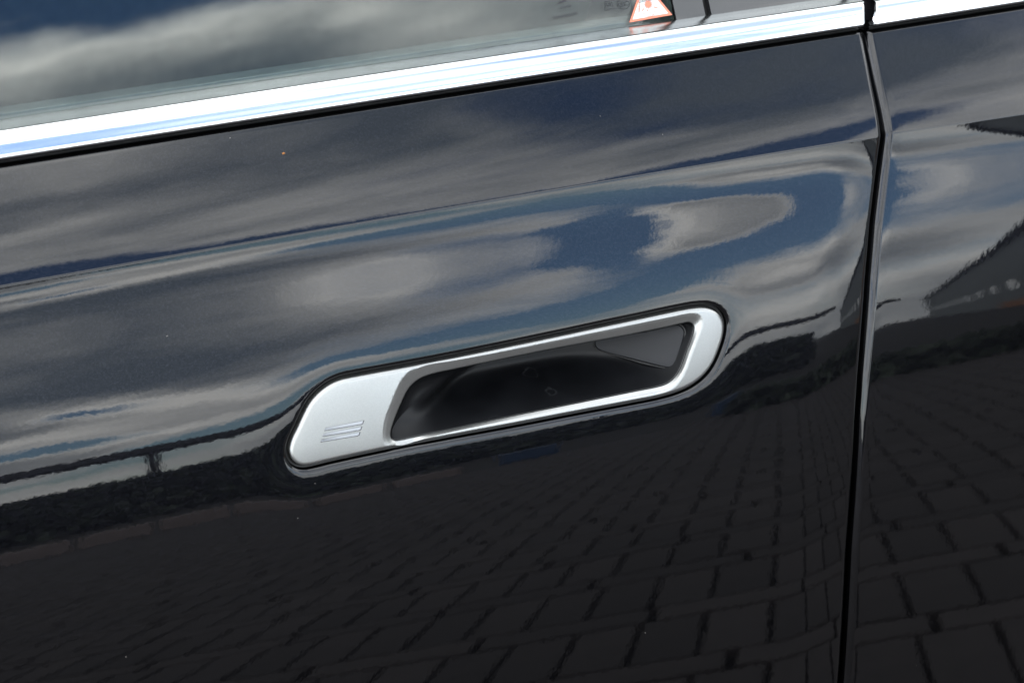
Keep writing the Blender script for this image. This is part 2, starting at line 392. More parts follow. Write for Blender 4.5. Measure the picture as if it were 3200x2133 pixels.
_t = hit(F0, [0, 600, 1200, 1916, 2600], [519, 424, 331, 219, 114]); _ts = s_of(_t[:, 0], _t[:, 2])
STOP_F = np.polyfit(_t[:, 0], _ts, 2)
_t2 = hit(F0R, [2745, 3200], [96, 24]); STOP_R = np.polyfit(_t2[:, 0], s_of(_t2[:, 0], _t2[:, 2], True), 1)
def s_top(x, rear=False): return np.polyval(STOP_R if rear else STOP_F, x)

def sstep(t): t = np.clip(t, 0, 1); return t*t*t*(t*(6*t-15)+10)
def roll(u, r):
    u = np.clip(u, 0, r); return r-np.sqrt(np.maximum(r*r-(.985*(r-u))**2, 0))
def F_front(x, z):
    s = zc(x)-z
    y = F0(x, z)
    u = xL(s)-x
    y = y+roll(u, .0038)+.5*.050*.042*np.clip(1-u/.042, 0, 1)**2.3*(.30+.70*sstep((s+.012)/.040))
    y = y+roll(s-s_top(x), .0012)
    d = poly_dist(H2, x, z)
    d = np.maximum(d, 0)
    y = y+roll(d, .0023)+.00045*np.exp(-d/.009)
    return y
def F_rear(x, z):
    s = zc(x, True)-z; u = x-xR(s)
    return F0R(x, z)-.00014*(1-np.exp(-np.maximum(s, 0)/.004))+roll(u, .0041)+roll(s-s_top(x, True), .0012)+.5*.02*.01*np.clip(1-u/.01, 0, 1)**2

car = empty('parked_car', (0, 0.35, 0))
tag(car, 'glossy black metallic car with a satin silver flush door handle and bright window trim', 'car')
def car_child(o): 
    o.parent = car; o.matrix_parent_inverse = Matrix.Translation((0, -.35, 0)); return o

ROWS_LO = np.unique(np.round(np.concatenate([np.arange(0, .002, .00025), np.arange(.002, .01, .001), np.arange(.01, .30, .0025), np.arange(.30, .56, .01)]), 6))
V_UP = np.concatenate([np.linspace(1, .975, 9), np.linspace(.95, .04, 26), np.linspace(.03, .002, 9)])
def door_mesh(name, cols, xfun, rear, F, hole):
    # vertices: rows run from the top edge down
    nr, nc = len(V_UP)+len(ROWS_LO), len(cols)
    X = np.empty((nr, nc)); Sg = np.empty((nr, nc))
    for i in range(nr):
        x = cols*1.0 if xfun is None else xfun(cols, 0.0)
        for _ in range(4):
            s = V_UP[i]*s_top(x, rear) if i < len(V_UP) else np.full(nc, ROWS_LO[i-len(V_UP)])
            x = xfun(cols, s)
        X[i], Sg[i] = x, s
    Z = zc(X, rear)-Sg
    xs, zs = list(X.ravel()), list(Z.ravel())
    faces = grid_faces(nr, nc); 
    if hole:
        m = .013
        sh = zc(H2[:, 0])-H2[:, 1]
        i0 = len(V_UP)+np.searchsorted(ROWS_LO, sh.min()-m); i1 = len(V_UP)+np.searchsorted(ROWS_LO, sh.max()+m)
        j0 = min(np.searchsorted(X[i], H2[:, 0].min()-m) for i in range(i0, i1+1)); j1 = max(np.searchsorted(X[i], H2[:, 0].max()+m) for i in range(i0, i1+1))
        faces = [f for k, f in enumerate(faces) if not (i0 <= k//(nc-1) < i1 and j0 <= k % (nc-1) < j1)]
        loop = [(i0, j) for j in range(j0, j1)]+[(i, j1) for i in range(i0, i1)]+[(i1, j) for j in range(j1, j0, -1)]+[(i, j0) for i in range(i1, i0, -1)]
        idx = [i*nc+j for i, j in loop]
        Bk = np.array([(xs[k], zs[k]) for k in idx]); ft = foot(Bk); dr = Bk-ft; L = np.linalg.norm(dr, axis=1); dr /= L[:, None]
        th = cast_poly(H2, ft, dr); Hk = ft+dr*th[:, None]
        vs = np.concatenate([[0, .0006, .0014, .0022, .0032, .005, .007, .010, .014, .019, .026, .036, .05, .07], np.linspace(.095, .93, 26)])
        n = len(idx); base = len(xs)
        for v in vs:
            q = Hk+(Bk-Hk)*(v if v > .09 else v*.09/.095)
            xs += list(q[:, 0]); zs += list(q[:, 1])
        rings = [[base+r*n+k for k in range(n)] for r in range(len(vs))]+[idx]
        for a, b in zip(rings[:-1], rings[1:]):
            for k in range(n): faces.append((a[k], a[(k+1) % n], b[(k+1) % n], b[k]))
        hole_ring = rings[0]
    xs, zs = np.array(xs), np.array(zs)
    ys = F(xs, zs); N = normal(F, xs, zs, 1e-4)
    V = np.stack([xs, ys, zs], 1)
    # return flanges (skin folded inwards)
    def flange(ids, depth, closed=False):
        nonlocal V, N
        b = len(V); extra = V[ids]+np.array([0, depth, 0]); nn = N[ids].copy(); nn[:, 1] *= .15; nn /= np.linalg.norm(nn, axis=1, keepdims=True)
        V = np.concatenate([V, extra]); N = np.concatenate([N, nn])
        for k in range(len(ids)-(0 if closed else 1)):
            k2 = (k+1) % len(ids); faces.append((ids[k], ids[k2], b+k2, b+k))
    flange([j for j in range(nc)], .006)
    flange([i*nc+(0 if rear else nc-1) for i in range(nr)], .012)
    if hole: flange(hole_ring, .006, True)
    return V, faces, N

cF = np.concatenate([np.arange(-.60, -.26, .008), np.arange(-.26, .0, .0028), np.arange(0, .12, .0028), np.arange(.12, 1, 1)])
frac = 1-np.concatenate([np.linspace(0, .0036, 12), np.linspace(.005, .03, 14), np.linspace(.0335, .85, 240), np.linspace(.86, 1.3, 30)])[::-1]
def x_front(c, s):
    xl = xL(s); return xl-(1-c)*.55
V, Fc, N = door_mesh('front_door', frac, x_front, False, F_front, True)
front = car_child(build('front_door', V, Fc, PAINT, None, N))
cr = np.concatenate([np.linspace(0, .0055, 18), np.linspace(.0065, .012, 6), np.linspace(.015, .12, 30), np.linspace(.13, .9, 60)])
V, Fc, N = door_mesh('rear_door', cr, lambda c, s: xR(s)+c, True, F_rear, False)
rear = car_child(build('rear_door', V, Fc, PAINT, None, N))
def sub(o, door):                     # geometry is written in world coordinates
    o.parent = door; return o

# ---------------------------------------------------------------- seal behind the gap, lining behind the doors
q = np.arange(-.075, .55, .006); xm = .5*(xL(q)+xR(q)); V = []
for w, dy in ((-.03, .016), (-.006, .013), (-.004, .0105), (.004, .0105), (.006, .013), (.03, .016)):
    x = xm+w; zz = zc(xm)-q; V += [(a, b, c) for a, b, c in zip(x, F0(x, zz)+dy, zz)]
car_child(build('door_seal', V, grid_faces(6, len(q)), RUBBER))

# ---------------------------------------------------------------- handle
def on_sheet(p2, y): return np.stack([p2[:, 0], y, p2[:, 1]], 1)
B3 = to3(B_px, .0003); I3 = to3(I_px, .0034)
S2d, B2d, I2d = S2[::2], B3[::2][:, [0, 2]], I3[::2][:, [0, 2]]
def F_face(x, z):
    d = np.maximum(-poly_dist(S2d, x, z), 0)
    e = np.clip(-poly_dist(B2d, x, z)*-1, 0, None)          # distance outside the inner rim
    return F0(x, z)+.0004+roll(d, .0016)*.8+.00025*np.exp(-d/.004)+.0005*np.clip(1-e/.0016, 0, 1)**2
def px2(pts, off=.0004): return to3(np.array(pts, float), off)[:, [0, 2]]
SLOTS = [[(1016.9, 1335.8), (1139, 1312.5), (1135.4, 1323.6), (1131, 1326.5), (1013.2, 1346.5), (1013.7, 1342)],
         [(1011, 1353.8), (1132.7, 1331), (1129.6, 1342.2), (1125, 1345), (1007.8, 1364.5), (1008.4, 1360)],
         [(1005.2, 1371.9), (1126.9, 1348.5), (1124.2, 1359.2), (1119, 1362.5), (1001.5, 1382), (1002.3, 1377)]]
slots2 = [px2(s) for s in SLOTS]
pts, edges = [], []
def loop_in(p):
    b = len(pts); pts.extend(map(tuple, p)); edges.extend([(b+i, b+(i+1) % len(p)) for i in range(len(p))]); return b
Sl = S2[::2]; loop_in(Sl); nS = len(Sl)
bB = len(pts); loop_in(B2d)
for s in slots2: loop_in(s)
ftS = foot(Sl); drS = Sl-ftS; LS = np.linalg.norm(drS, axis=1)
inner = []
for d in (.00015, .00035, .0006, .0009, .0012, .0016, .0021, .0028, .0038, .005, .007, .0095, .0125, .016):
    q = Sl-drS/LS[:, None]*d; ok = (LS > d*1.05); q = q[ok]
    dB = poly_dist(B2d, q[:, 0], q[:, 1]); dS = -poly_dist(S2d, q[:, 0], q[:, 1])
    inner.append(q[(dB > .0003) & (dS > .6*d)])
for d in (.0003, .0006, .0009, .0012, .0016, .0022):
    q = offset_poly(B2d, d)[::2]; dS = -poly_dist(S2d, q[:, 0], q[:, 1]); inner.append(q[dS > .0022])
inner = np.concatenate(inner)
keep = np.ones(len(inner), bool)
for s in slots2: keep &= poly_dist(s, inner[:, 0], inner[:, 1]) > .0003
inner = inner[keep]
pts.extend(map(tuple, inner))
ov, oe, of, _, _, _ = delaunay_2d_cdt([Vector(p) for p in pts], edges, [], 0, 1e-7)
ov = np.array([tuple(v) for v in ov])
cen = np.array([ov[list(f)].mean(0) for f in of])
okf = (poly_dist(S2d, cen[:, 0], cen[:, 1]) < 0) & (poly_dist(B2d, cen[:, 0], cen[:, 1]) > 0)
for s in slots2: okf &= poly_dist(s, cen[:, 0], cen[:, 1]) > 0
faces = [f for f, o in zip(of, okf) if o]
yy = F_face(ov[:, 0], ov[:, 1]); NN = normal(F_face, ov[:, 0], ov[:, 1], 6e-5)
V = on_sheet(ov, yy)
frame_face = build('handle_faceplate', V, faces, SILVER, front, NN)
# ring surfaces: outer side wall, bevel down into the opening
def match(ref, poly):     # for each point of ref the nearest-parameter point on poly, through the handle axis of the opening
    return poly
AXI = to3(np.array([[1300., 1285.], [2085., 1105.]]), .004)[:, [0, 2]]
def footI(p):
    d = AXI[1]-AXI[0]; t = np.clip(((p-AXI[0])@d)/(d@d), 0, 1); return AXI[0]+t[:, None]*d
ftB = footI(B2d); drB = B2d-ftB; drB /= np.linalg.norm(drB, axis=1)[:, None]
tI = cast_poly(I2d, ftB, drB); tB = np.linalg.norm(B2d-ftB, axis=1)
Ik = ftB+drB*tI[:, None]; nB = len(B2d)
yB = F_face(B2d[:, 0], B2d[:, 1]); yI = F0(Ik[:, 0], Ik[:, 1])+.0034
rings = []
for v, w in ((0, 0), (.04, .015), (.12, .07), (.3, .24), (.5, .45), (.7, .67), (.86, .84), (.95, .94), (1.0, 1.03), (1.0, 1.15)):
    p = B2d+(Ik-B2d)*min(v, 1); rings.append(on_sheet(p, yB+(yI-yB)*w))
rings = np.array(rings)
build('handle_rim', rings.reshape(-1, 3), grid_faces(len(rings), nB, 0, True), SILVER, front)
yS = F_face(Sl[:, 0], Sl[:, 1])
inn = Sl-drS/LS[:, None]*.0005
side = np.array([on_sheet(Sl, yS), on_sheet(Sl, yS+.001), on_sheet(inn, yS+.003), on_sheet(inn, yS+.008)])
build('handle_side', side.reshape(-1, 3), grid_faces(4, nS, 0, True), SILVER, front)
# gasket seen in the gap round the handle
g0, g1, g2, g3 = offset_poly(Sl, -.002), offset_poly(Sl, .0004), offset_poly(Sl, .0012), offset_poly(Sl, .0045)
gy = [.0058, .0050, .0036, .0048]
build('handle_gasket', np.array([on_sheet(g, F0(g[:, 0], g[:, 1])+d) for g, d in zip((g0, g1, g2, g3), gy)]).reshape(-1, 3), grid_faces(4, nS, 0, True), RUBBER, front)
# logo bars pressed into the faceplate
def bar_mat():
    m, nt, bs = material('ribbed_silver')
    tco = nt.add('ShaderNodeTexCoord').outputs['Object']
    wv = nt.add('ShaderNodeTexWave', wave_type='BANDS', bands_direction='DIAGONAL'); nt.put(wv.inputs['Vector'], tco); wv.inputs['Scale'].default_value = 330
    bs.inputs['Base Color'].default_value = (.34, .35, .365, 1); bs.inputs['Metallic'].default_value = .8; bs.inputs['Roughness'].default_value = .34
    b = nt.add('ShaderNodeBump'); b.inputs['Strength'].default_value = 1; b.inputs['Distance'].default_value = 1.5e-5
    nt.put(b.inputs['Height'], wv.outputs[0]); nt.put(bs.inputs['Normal'], b.outputs[0]); return m
BAR = bar_mat()
SLOT_SHADE = plain('slot_wall_shade', (.13, .13, .135), .5, metal=.3)  # silver darkened on the slot walls: the shadow line is put into their colour
for s in slots2:
    y0 = F_face(s[:, 0], s[:, 1]); c = s.mean(0); n = len(s)
    lo = c+(s-c)*.97; lo[:, 1] = s[:, 1]+np.where(np.arange(n) < 2, -.00045, .00012)
    V = np.concatenate([on_sheet(s, y0), on_sheet(lo, y0+.0006), [np.array([c[0], y0.mean()+.0006, c[1]])]])
    fc = grid_faces(2, n, 0, True)+[(n+i, n+(i+1) % n, 2*n) for i in range(n)]
    o = build('logo_bar', V, fc, BAR, front, smooth=False); o.data.materials.append(SLOT_SHADE)
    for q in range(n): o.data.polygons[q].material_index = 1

# recess cup behind the opening
DEEP = .034
ax_ = (AXI[1]-AXI[0])/np.linalg.norm(AXI[1]-AXI[0]); pe_ = np.array([-ax_[1], ax_[0]])
ia, ib = I2d@ax_, I2d@pe_
def sstep(t): t = np.clip(t, 0, 1); return t*t*t*(t*(6*t-15)+10)
def F_cup(x, z):
    D = -poly_dist(I2d, x, z); q = np.clip(D/.0125, 0, 1); wall = 1-(1-q)**2.6
    a, b = x*ax_[0]+z*ax_[1], x*pe_[0]+z*pe_[1]
    tt = (a-ia.min())/(ia.max()-ia.min()); vv = np.clip((b-ib.min())/(ib.max()-ib.min()), 0, 1)
    k = sstep((tt-.02-.26*vv**2)/.30); k2 = sstep((1-tt+.02)/.46)
    return F0(x, z)+.0040+DEEP*wall*(.26+.74*k)*(.34+.66*k2)
ftI = footI(Ik); cw = np.unique(np.round(np.concatenate([np.linspace(0, .12, 14), np.linspace(.14, 1, 60)]), 5))
cupV = np.concatenate([Ik+(Ik-ftI)*.004]+[Ik+(ftI-Ik)*w for w in cw]); nc_ = len(Ik)
cupV = np.stack([cupV[:, 0], F_cup(cupV[:, 0], cupV[:, 1]), cupV[:, 1]], 1); cupV[:nc_, 1] -= .0012
cupF = grid_faces(len(cw)+1, nc_, 0, True)
cupN = normal(F_cup, cupV[:, 0], cupV[:, 2], 3e-4)
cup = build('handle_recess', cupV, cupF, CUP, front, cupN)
# release flap let into the rear wall of the recess
bvh = BVHTree.FromPolygons([Vector(v) for v in cupV], cupF)
def on_cup(px, lift):
    d = Vector(ray(px[0], px[1])); h, n, i, t = bvh.ray_cast(Vector(CAM)+d*.9, d)
    if h is None: return None
    if n.dot(d) > 0: n = -n
    return h+n*lift, n
FLAP = smooth_closed([(1862, 1052), (1859, 1075), (1864, 1086), (1880, 1095), (1960, 1117), (2078, 1146), (2094, 1147), (2106, 1140), (2118, 1112), (2134, 1060), (2138, 1040), (2135, 1028), (2126, 1018), (2110, 1012), (2060, 1010), (1960, 1025)], 160, 3.5)
cf = np.array([2030., 1075.])
smp = [on_cup((px, py), 0) for px, py in ((1890, 1082), (1950, 1100), (2000, 1112), (2050, 1125), (2090, 1130), (2100, 1105), (2112, 1075), (2060, 1090), (2000, 1080), (2090, 1060))]
sp_ = np.array([tuple(q[0]) for q in smp if q]); kf = np.linalg.lstsq(np.stack([np.ones(len(sp_)), sp_[:, 0], sp_[:, 2]], 1), sp_[:, 1], rcond=None)[0]
flap_plane = lambda x, z: kf[0]+kf[1]*x+kf[2]*z
def flap_ring(sc, off, grow=0.0):
    d = FLAP-cf; L = np.linalg.norm(d, axis=1)[:, None]; q = cf+d*sc+d/L*grow
    return [tuple(v) for v in hit(flap_plane, q[:, 0], q[:, 1], off)]
V = flap_ring(1, .0030, 8)+flap_ring(1, -.0024, 6.5)+flap_ring(1, -.0022, 0)+flap_ring(1, .002, -1)
build('flap_groove', V, grid_faces(4, 160, 0, True), RUBBER, front)
V = flap_ring(1, .0010, 0)+flap_ring(1, -.0028, -.3)+flap_ring(1, -.0033, -1.8)+flap_ring(1, -.0034, -4)+flap_ring(.6, -.0034)+flap_ring(.02, -.0034)
build('release_flap', V, grid_faces(6, 160, 0, True)+[tuple(range(5*160, 6*160))], plain('charcoal_plastic', (.012, .0125, .015), .5, ior=1.4, var=.15, bump=1e-5, bscale=1800), front)

# ================================================================ window line: trim, glass, pillar
def profile_strip(name, prof, x0f, x1f, rear, mat, door, nx=60, capped=True, nrm=None):
    """prof: list of (dy, dz) from the door skin's top edge; x0f / x1f: end positions as functions of the fraction along the profile"""
    prof = np.array(prof, float); n = len(prof); u = np.linspace(0, 1, nx)
    fr = np.concatenate([[0], np.cumsum(np.linalg.norm(np.diff(prof, axis=0), axis=1))]); fr /= fr[-1]
    c = prof.mean(0)+np.array([.004, 0]); V = []
    ends = [(0.0, .55), (.0004, .85), (.0010, .97), (.0018, 1.0)] if capped else [(0.0, 1.0)]
    cols = [(e, sc) for e, sc in ends]+[None]*nx+[(-e, sc) for e, sc in reversed(ends)]
    k = 0
    for cc in cols:
        xa, xb = x0f(fr), x1f(fr)
        if cc is None:
            t = u[k]; k += 1; x = xa+.002+(xb-xa-.004)*t; p = prof
        else:
            e, sc = cc; x = (xa+e) if k == 0 else (xb+e); p = c+(prof-c)*sc
        s0 = s_top(x, rear); z0 = zc(x, rear)-s0; y0 = (F0R if rear else F0)(x, z0)
        V += list(np.stack([x, y0+p[:, 0], z0+p[:, 1]], 1))
    return build(name, V, grid_faces(len(cols), n), mat, door)
def catmull(P, m=8):
    P = np.array(P, float); Q = np.concatenate([[2*P[0]-P[1]], P, [2*P[-1]-P[-2]]]); o = []
    for i in range(1, len(Q)-2):
        for t in np.linspace(0, 1, m, endpoint=False):
            p0, p1, p2, p3 = Q[i-1:i+3]
            o.append(.5*((2*p1)+(p2-p0)*t+(2*p0-5*p1+4*p2-p3)*t*t+(3*p1-p0-3*p2+p3)*t**3))
    o.append(P[-1]); return np.array(o)
mm = .001
TRIM = np.array([(3.0, 3.2), (-.5, 3.3), (-1.7, 3.8), (-2.0, 4.6), (-1.8, 5.3), (-1.38, 6.1), (-.1, 8.2), (1.25, 10.4), (2.7, 12.4), (4.1, 13.9), (5.2, 14.8), (5.5, 15.05)])*mm
LEDGE = np.array([(5.3, 14.9), (5.7, 15.2), (6.6, 15.5), (9.0, 15.9), (13.0, 16.6), (17.0, 16.9), (18.0, 15.0)])*mm
SEAL = np.array([(4.5, -1.5), (3.4, .2), (2.2, .9), (1.9, 1.4), (2.6, 1.9), (2.7, 2.5), (2.0, 3.0), (1.6, 3.4), (3.4, 4.4)])*mm
def xat(px, py, off=0.0): return float(hit(F0, np.array([px]), np.array([py]), off)[0, 0])
xe0, xe1 = xat(2689, 88, -.001), xat(2678, 20, .003)
xr0, xr1 = xat(2716, 86, -.001), xat(2705, 14, .003)
XLEFT = -.60
fend = lambda fr: xe0+(xe1-xe0)*fr
rend = lambda fr: xr0+(xr1-xr0)*fr
LEDGEM = plain('brushed_ledge_metal', (.62, .65, .65), .22, metal=1.0, var=.05)
profile_strip('window_trim', catmull(TRIM, 6), lambda f: XLEFT+0*f, fend, False, CHROME, front, 80)
profile_strip('window_trim', catmull(TRIM, 6), rend, lambda f: .95+0*f, True, CHROME, rear, 80)
profile_strip('trim_ledge', catmull(LEDGE, 5), lambda f: XLEFT+0*f, lambda f: xe1-.0005+0*f, False, LEDGEM, front, 80, False)
profile_strip('trim_ledge', catmull(LEDGE, 5), lambda f: xr1+.0005+0*f, lambda f: .95+0*f, True, LEDGEM, rear, 80, False)
profile_strip('belt_seal', catmull(SEAL, 4), lambda f: XLEFT+0*f, lambda f: xe0-.0005+0*f, False, RUBBER, front, 80, False)
profile_strip('belt_seal', catmull(SEAL, 4), lambda f: xr0+.0005+0*f, lambda f: .95+0*f, True, RUBBER, rear, 80, False)

TRIMIN = plain('door_card_grey', (.10, .115, .115), .7, var=.15)
TG = math.tan(math.radians(27))
def belt(x):
    x = np.asarray(x, float); s0 = s_top(x); z0 = zc(x)-s0
    return F0(x, z0)+.0160, z0+.0150
def F_glass(x, z):
    y0, z0 = belt(x); h = np.asarray(z)-z0
    return y0+TG*h+h*h/(2*1.6)
def pane(name, xa, xb, mat, door, y_off=0.0, thick=.004, h0=-.012, h1=.34, nx=30, nz=24, slant=0.0):
    x = np.linspace(xa, xb, nx)[None, :]; h = np.linspace(h0, h1, nz)[:, None]
    X = np.broadcast_to(x, (nz, nx))+h*slant; Z = belt(X)[1]+h; Y = F_glass(X, Z)+y_off
    A = np.stack([X, Y, Z], -1).reshape(-1, 3); Bk = A+np.array([0, thick, 0])
    n = len(A); f = grid_faces(nz, nx)+[tuple(n+i for i in reversed(q)) for q in grid_faces(nz, nx)]
    rim = [j for j in range(nx)]+[i*nx+nx-1 for i in range(1, nz)]+[(nz-1)*nx+j for j in range(nx-2, -1, -1)]+[i*nx for i in range(nz-2, 0, -1)]
    f += [(rim[(k+1) % len(rim)], rim[k], n+rim[k], n+rim[(k+1) % len(rim)]) for k in range(len(rim))]
    N = normal(F_glass, A[:, 0], A[:, 2], 5e-4); V = np.concatenate([A, Bk]); NN = np.concatenate([N, -N])
    # rim faces get their own vertices so that the faces stay crisp
    return build(name, V, f, mat, door, None, smooth=False) if thick > .0035 and mat is not GLASS else build(name, V, f, mat, door, None, smooth=False)
def gx(px, py): return float(hit(F_glass, np.array([px]), np.array([py]))[0, 0])
xg = gx(2108, 60)
glass = pane('window_glass', XLEFT, xg, GLASS, front)
for p in glass.data.polygons: p.use_smooth = p.area > 1e-4
pane('pillar_panel', xg+.0006, gx(2202, 50), GLOSSBLACK, front, -.0010)
pane('pillar_lining', gx(2080, 60), gx(2130, 60), TRIMIN, front, .0065)
pane('pillar_seal', gx(2200, 50), gx(2226, 45), RUBBER, front, .004)
pane('pillar_panel', gx(2222, 50), gx(2650, 4), GLOSSBLACK, front, -.0010)
pane('pillar_panel', gx(2672, 4), gx(2672, 4)+.09, GLOSSBLACK, rear, -.0010)
pane('window_glass', gx(2672, 4)+.092, .95, GLASS, rear)
pane('door_seal', gx(2640, 4), gx(2680, 4), RUBBER, front, .014)

# ---------------------------------------------------------------- marks on the glass
def decal(name, loops, mat, lift, door=front):
    """flat print on the outside of the pane; loops: list of polygons in traced outline points"""
    V, Fq = [], []
    for lp in loops:
        p = hit(F_glass, np.array([a for a, b in lp], float), np.array([b for a, b in lp], float), -lift)
        b = len(V); V += list(p); Fq.append(tuple(range(b, b+len(lp))))
    return build(name, V, Fq, mat, door, smooth=False)
WHITE = plain('sticker_white', (.55, .62, .62), .45, var=.04); RED = plain('sticker_red', (.70, .20, .12), .45, var=.05); INK = plain('print_black', (.02, .02, .025), .6)
apx, bl, br = (2012, -62), (1966.5, 71), (2101, 47)
def shrink(tri, k, c=None):
    c = np.mean(tri, 0) if c is None else c; return [tuple(c+(np.array(p)-c)*k) for p in tri]
decal('warning_sticker', [[apx, bl, br]], RED, .0003)
decal('sticker_face', [shrink([apx, bl, br], .83)], WHITE, .0005)
cs = np.array([2026., 14.])
star = []
for i in range(24):
    a = i*math.pi/12; r = (16, 9)[i % 2]; star.append((cs[0]+r*math.cos(a)*.95, cs[1]+r*math.sin(a)))
decal('sticker_symbol', [star], RED, .0007)
def stroke(a, b, w):
    a, b = np.array(a, float), np.array(b, float); n = b-a; n = np.array([-n[1], n[0]])/np.linalg.norm(n)*w/2
    return [tuple(a+n), tuple(b+n), tuple(b-n), tuple(a-n)]
decal('sticker_lines', [stroke((1996, 46), (2068, 33), 1.3), stroke((1996, 46), (2000, 18), 1.3), stroke((2068, 33), (2054, 12), 1.3), stroke((2005, 36), (2013, 27), 3), stroke((2042, 22), (2056, 26), 3), stroke((2022, 30), (2024, 36), 3)], RED, .0006)
def frame_at(px, py, lift):
    p0, p1, p2 = (hit(F_glass, np.array([px+a], float), np.array([py+b], float), -lift)[0] for a, b in ((0, 0), (10, -1.9), (-1.0, -10)))
    ex = (p1-p0)/np.linalg.norm(p1-p0); eu = p2-p0; eu -= ex*(eu@ex); eu /= np.linalg.norm(eu)
    return p0, ex, eu
def lettering(name, text, px, py, size, mat, lift=.0007, rot=0.0, space=1.0):
    cu = bpy.data.curves.new(name, 'FONT'); cu.body = text; cu.size = 1.0; cu.align_x = 'CENTER'; cu.align_y = 'CENTER'; cu.space_character = space; cu.resolution_u = 3
    tmp = bpy.data.objects.new(name, cu); me = bpy.data.meshes.new_from_object(tmp); bpy.data.objects.remove(tmp)
    p0, ex, eu = frame_at(px, py, lift); c, s = math.cos(rot), math.sin(rot)
    for v in me.vertices:
        a, b = v.co.x*size, v.co.y*size; a, b = a*c-b*s, a*s+b*c
        w = p0+ex*a+eu*b; v.co = w
    me.materials.clear(); me.materials.append(mat)
    o = bpy.data.objects.new(name, me); COL.objects.link(o); o.parent = front; return o
lettering('sticker_text', "DANGER", 2018, 2, .0022, INK)
lettering('sticker_text', "CCA", 2034, 48, .0022, RED)
lettering('sticker_text', "AIRBAG", 1998, 22, .0017, RED, rot=1.25)
lettering('glass_print', "TEMPERED-SAFE", 1766, 50, .0021, INK)
lettering('glass_print', "· · · · · ·", 1766, 34, .0022, INK)
lettering('glass_print', "AS2 M20", 1768, 21, .0017, INK)
decal('glass_print', [[(1742, 11), (1757, 3), (1760, -8), (1764, -8), (1766, 4), (1771, 2), (1770, 6)]], INK, .0003)
lettering('glass_print', "CCC", 1948, 14, .0034, INK, space=.75)
lettering('glass_print', "E43", 1905, 16, .0030, INK)
def ring_loop(cx, cy, rx, ry, w, n=24):
    o = []
    for i in range(n):
        a, b = 2*math.pi*i/n, 2*math.pi*(i+1)/n
        o.append([(cx+rx*math.cos(a), cy+ry*math.sin(a)), (cx+rx*math.cos(b), cy+ry*math.sin(b)), (cx+(rx-w)*math.cos(b), cy+(ry-w)*math.sin(b)), (cx+(rx-w)*math.cos(a), cy+(ry-w)*math.sin(a))])
    return o
decal('glass_print', ring_loop(1948, 14, 20, 16, 1.3), INK, .0003)
decal('glass_print', [stroke((1890, 32), (1922, 26), 1.3), stroke((1890, 6), (1920, 1), 1.3), stroke((1890, 6), (1890, 32), 1.3)], INK, .0003)

# ---------------------------------------------------------------- cabin seen through the glass
SEAT = plain('seat_leather', (.13, .13, .12), .6, var=.15)
x = np.linspace(XLEFT, .9, 30); V = []
for dy, dz in ((.008, -.03), (.008, .002), (.010, .002), (.016, .003), (.024, -.004), (.026, -.2)):
    yb, zb = belt(x); V += list(np.stack([x, yb+dy, zb+dz], 1))
car_child(build('door_card', V, grid_faces(6, 30), TRIMIN))
def shell(name, x0, x1, y0, y1, z0, z1, mat):
    c = [(a, b, c_) for a in (x0, x1) for b in (y0, y1) for c_ in (z0, z1)]
    f = [(0, 1, 3, 2), (4, 6, 7, 5), (2, 3, 7, 6), (1, 5, 7, 3), (0, 2, 6, 4)]
    return car_child(build(name, c, f, mat, smooth=False))
shell('cabin_lining', -.52, 1.02, .13, 1.45, .40, 1.42, SHADOWBOX)
for sx in (-.30, .52):
    bm = bmesh.new(); bmesh.ops.create_cube(bm, size=1)
    for v in bm.verts: v.co = Vector((v.co.x*.16+v.co.z*.16, v.co.y*.50*(1-.25*(v.co.z+.5)), v.co.z*.62))
    bmesh.ops.bevel(bm, geom=bm.edges[:], offset=.05, segments=4, affect='EDGES')
    me = bpy.data.meshes.new('seat_back'); bm.to_mesh(me); bm.free(); me.materials.append(SEAT)
    for p in me.polygons: p.use_smooth = True
    o = bpy.data.objects.new('seat_back', me); COL.objects.link(o); o.location = (sx, .52, .92); car_child(o)
# roof edge, sill and outer lower body so that the car stays whole from a step aside
car_child(box('roof_rail', (.24, .30, 1.43), (1.56, .12, .05), PAINT, bev=.02))
car_child(box('sill', (.24, .04, .33), (1.56, .14, .16), RUBBER, bev=.02))
sp = hit(F0, np.array([886.]), np.array([480.]))[0]; sn = normal(F0, sp[:1], sp[2:])[0]
bm = bmesh.new(); bmesh.ops.create_icosphere(bm, subdivisions=2, radius=1)
for v in bm.verts: v.co = Vector((v.co.x*.0008, v.co.y*.0003, v.co.z*.0006))*(1+.3*mnoise.noise(v.co*3))+Vector(sp+sn*.0001)
me = bpy.data.meshes.new('dirt_speck'); bm.to_mesh(me); bm.free(); me.materials.append(plain('orange_dirt', (.35, .14, .04), .8)); o = bpy.data.objects.new('dirt_speck', me); COL.objects.link(o); o.parent = front

# ================================================================ the yard that the paint reflects
YA = math.radians(32.5)          # the paving's long joints run away from the car in this direction
U = np.array([math.sin(YA), -math.cos(YA)]); Wd = np.array([math.cos(YA), math.sin(YA)])
GROUND = plain('joint_sand', (.010, .0095, .009), .95, nscale=8)
def paver_mat():
    m, nt, bs = material('grey_paver')
    tco = nt.add('ShaderNodeTexCoord').outputs['Object']; oi = nt.add('ShaderNodeObjectInfo').outputs['Random']
    n = nt.noise(tco, 14, 5, .6).outputs[0]; n2 = nt.noise(tco, 1.3, 3).outputs[0]
    f = nt.math('MULTIPLY_ADD', oi, .25, nt.math('MULTIPLY_ADD', n2, .5, nt.math('MULTIPLY', n, .45)))
    nt.put(bs.inputs['Base Color'], nt.mix(nt.maprange(f, .3, .9), (.017, .015, .0165), (.044, .038, .039)))
    bs.inputs['Roughness'].default_value = .85; return m
PAVER = paver_mat()
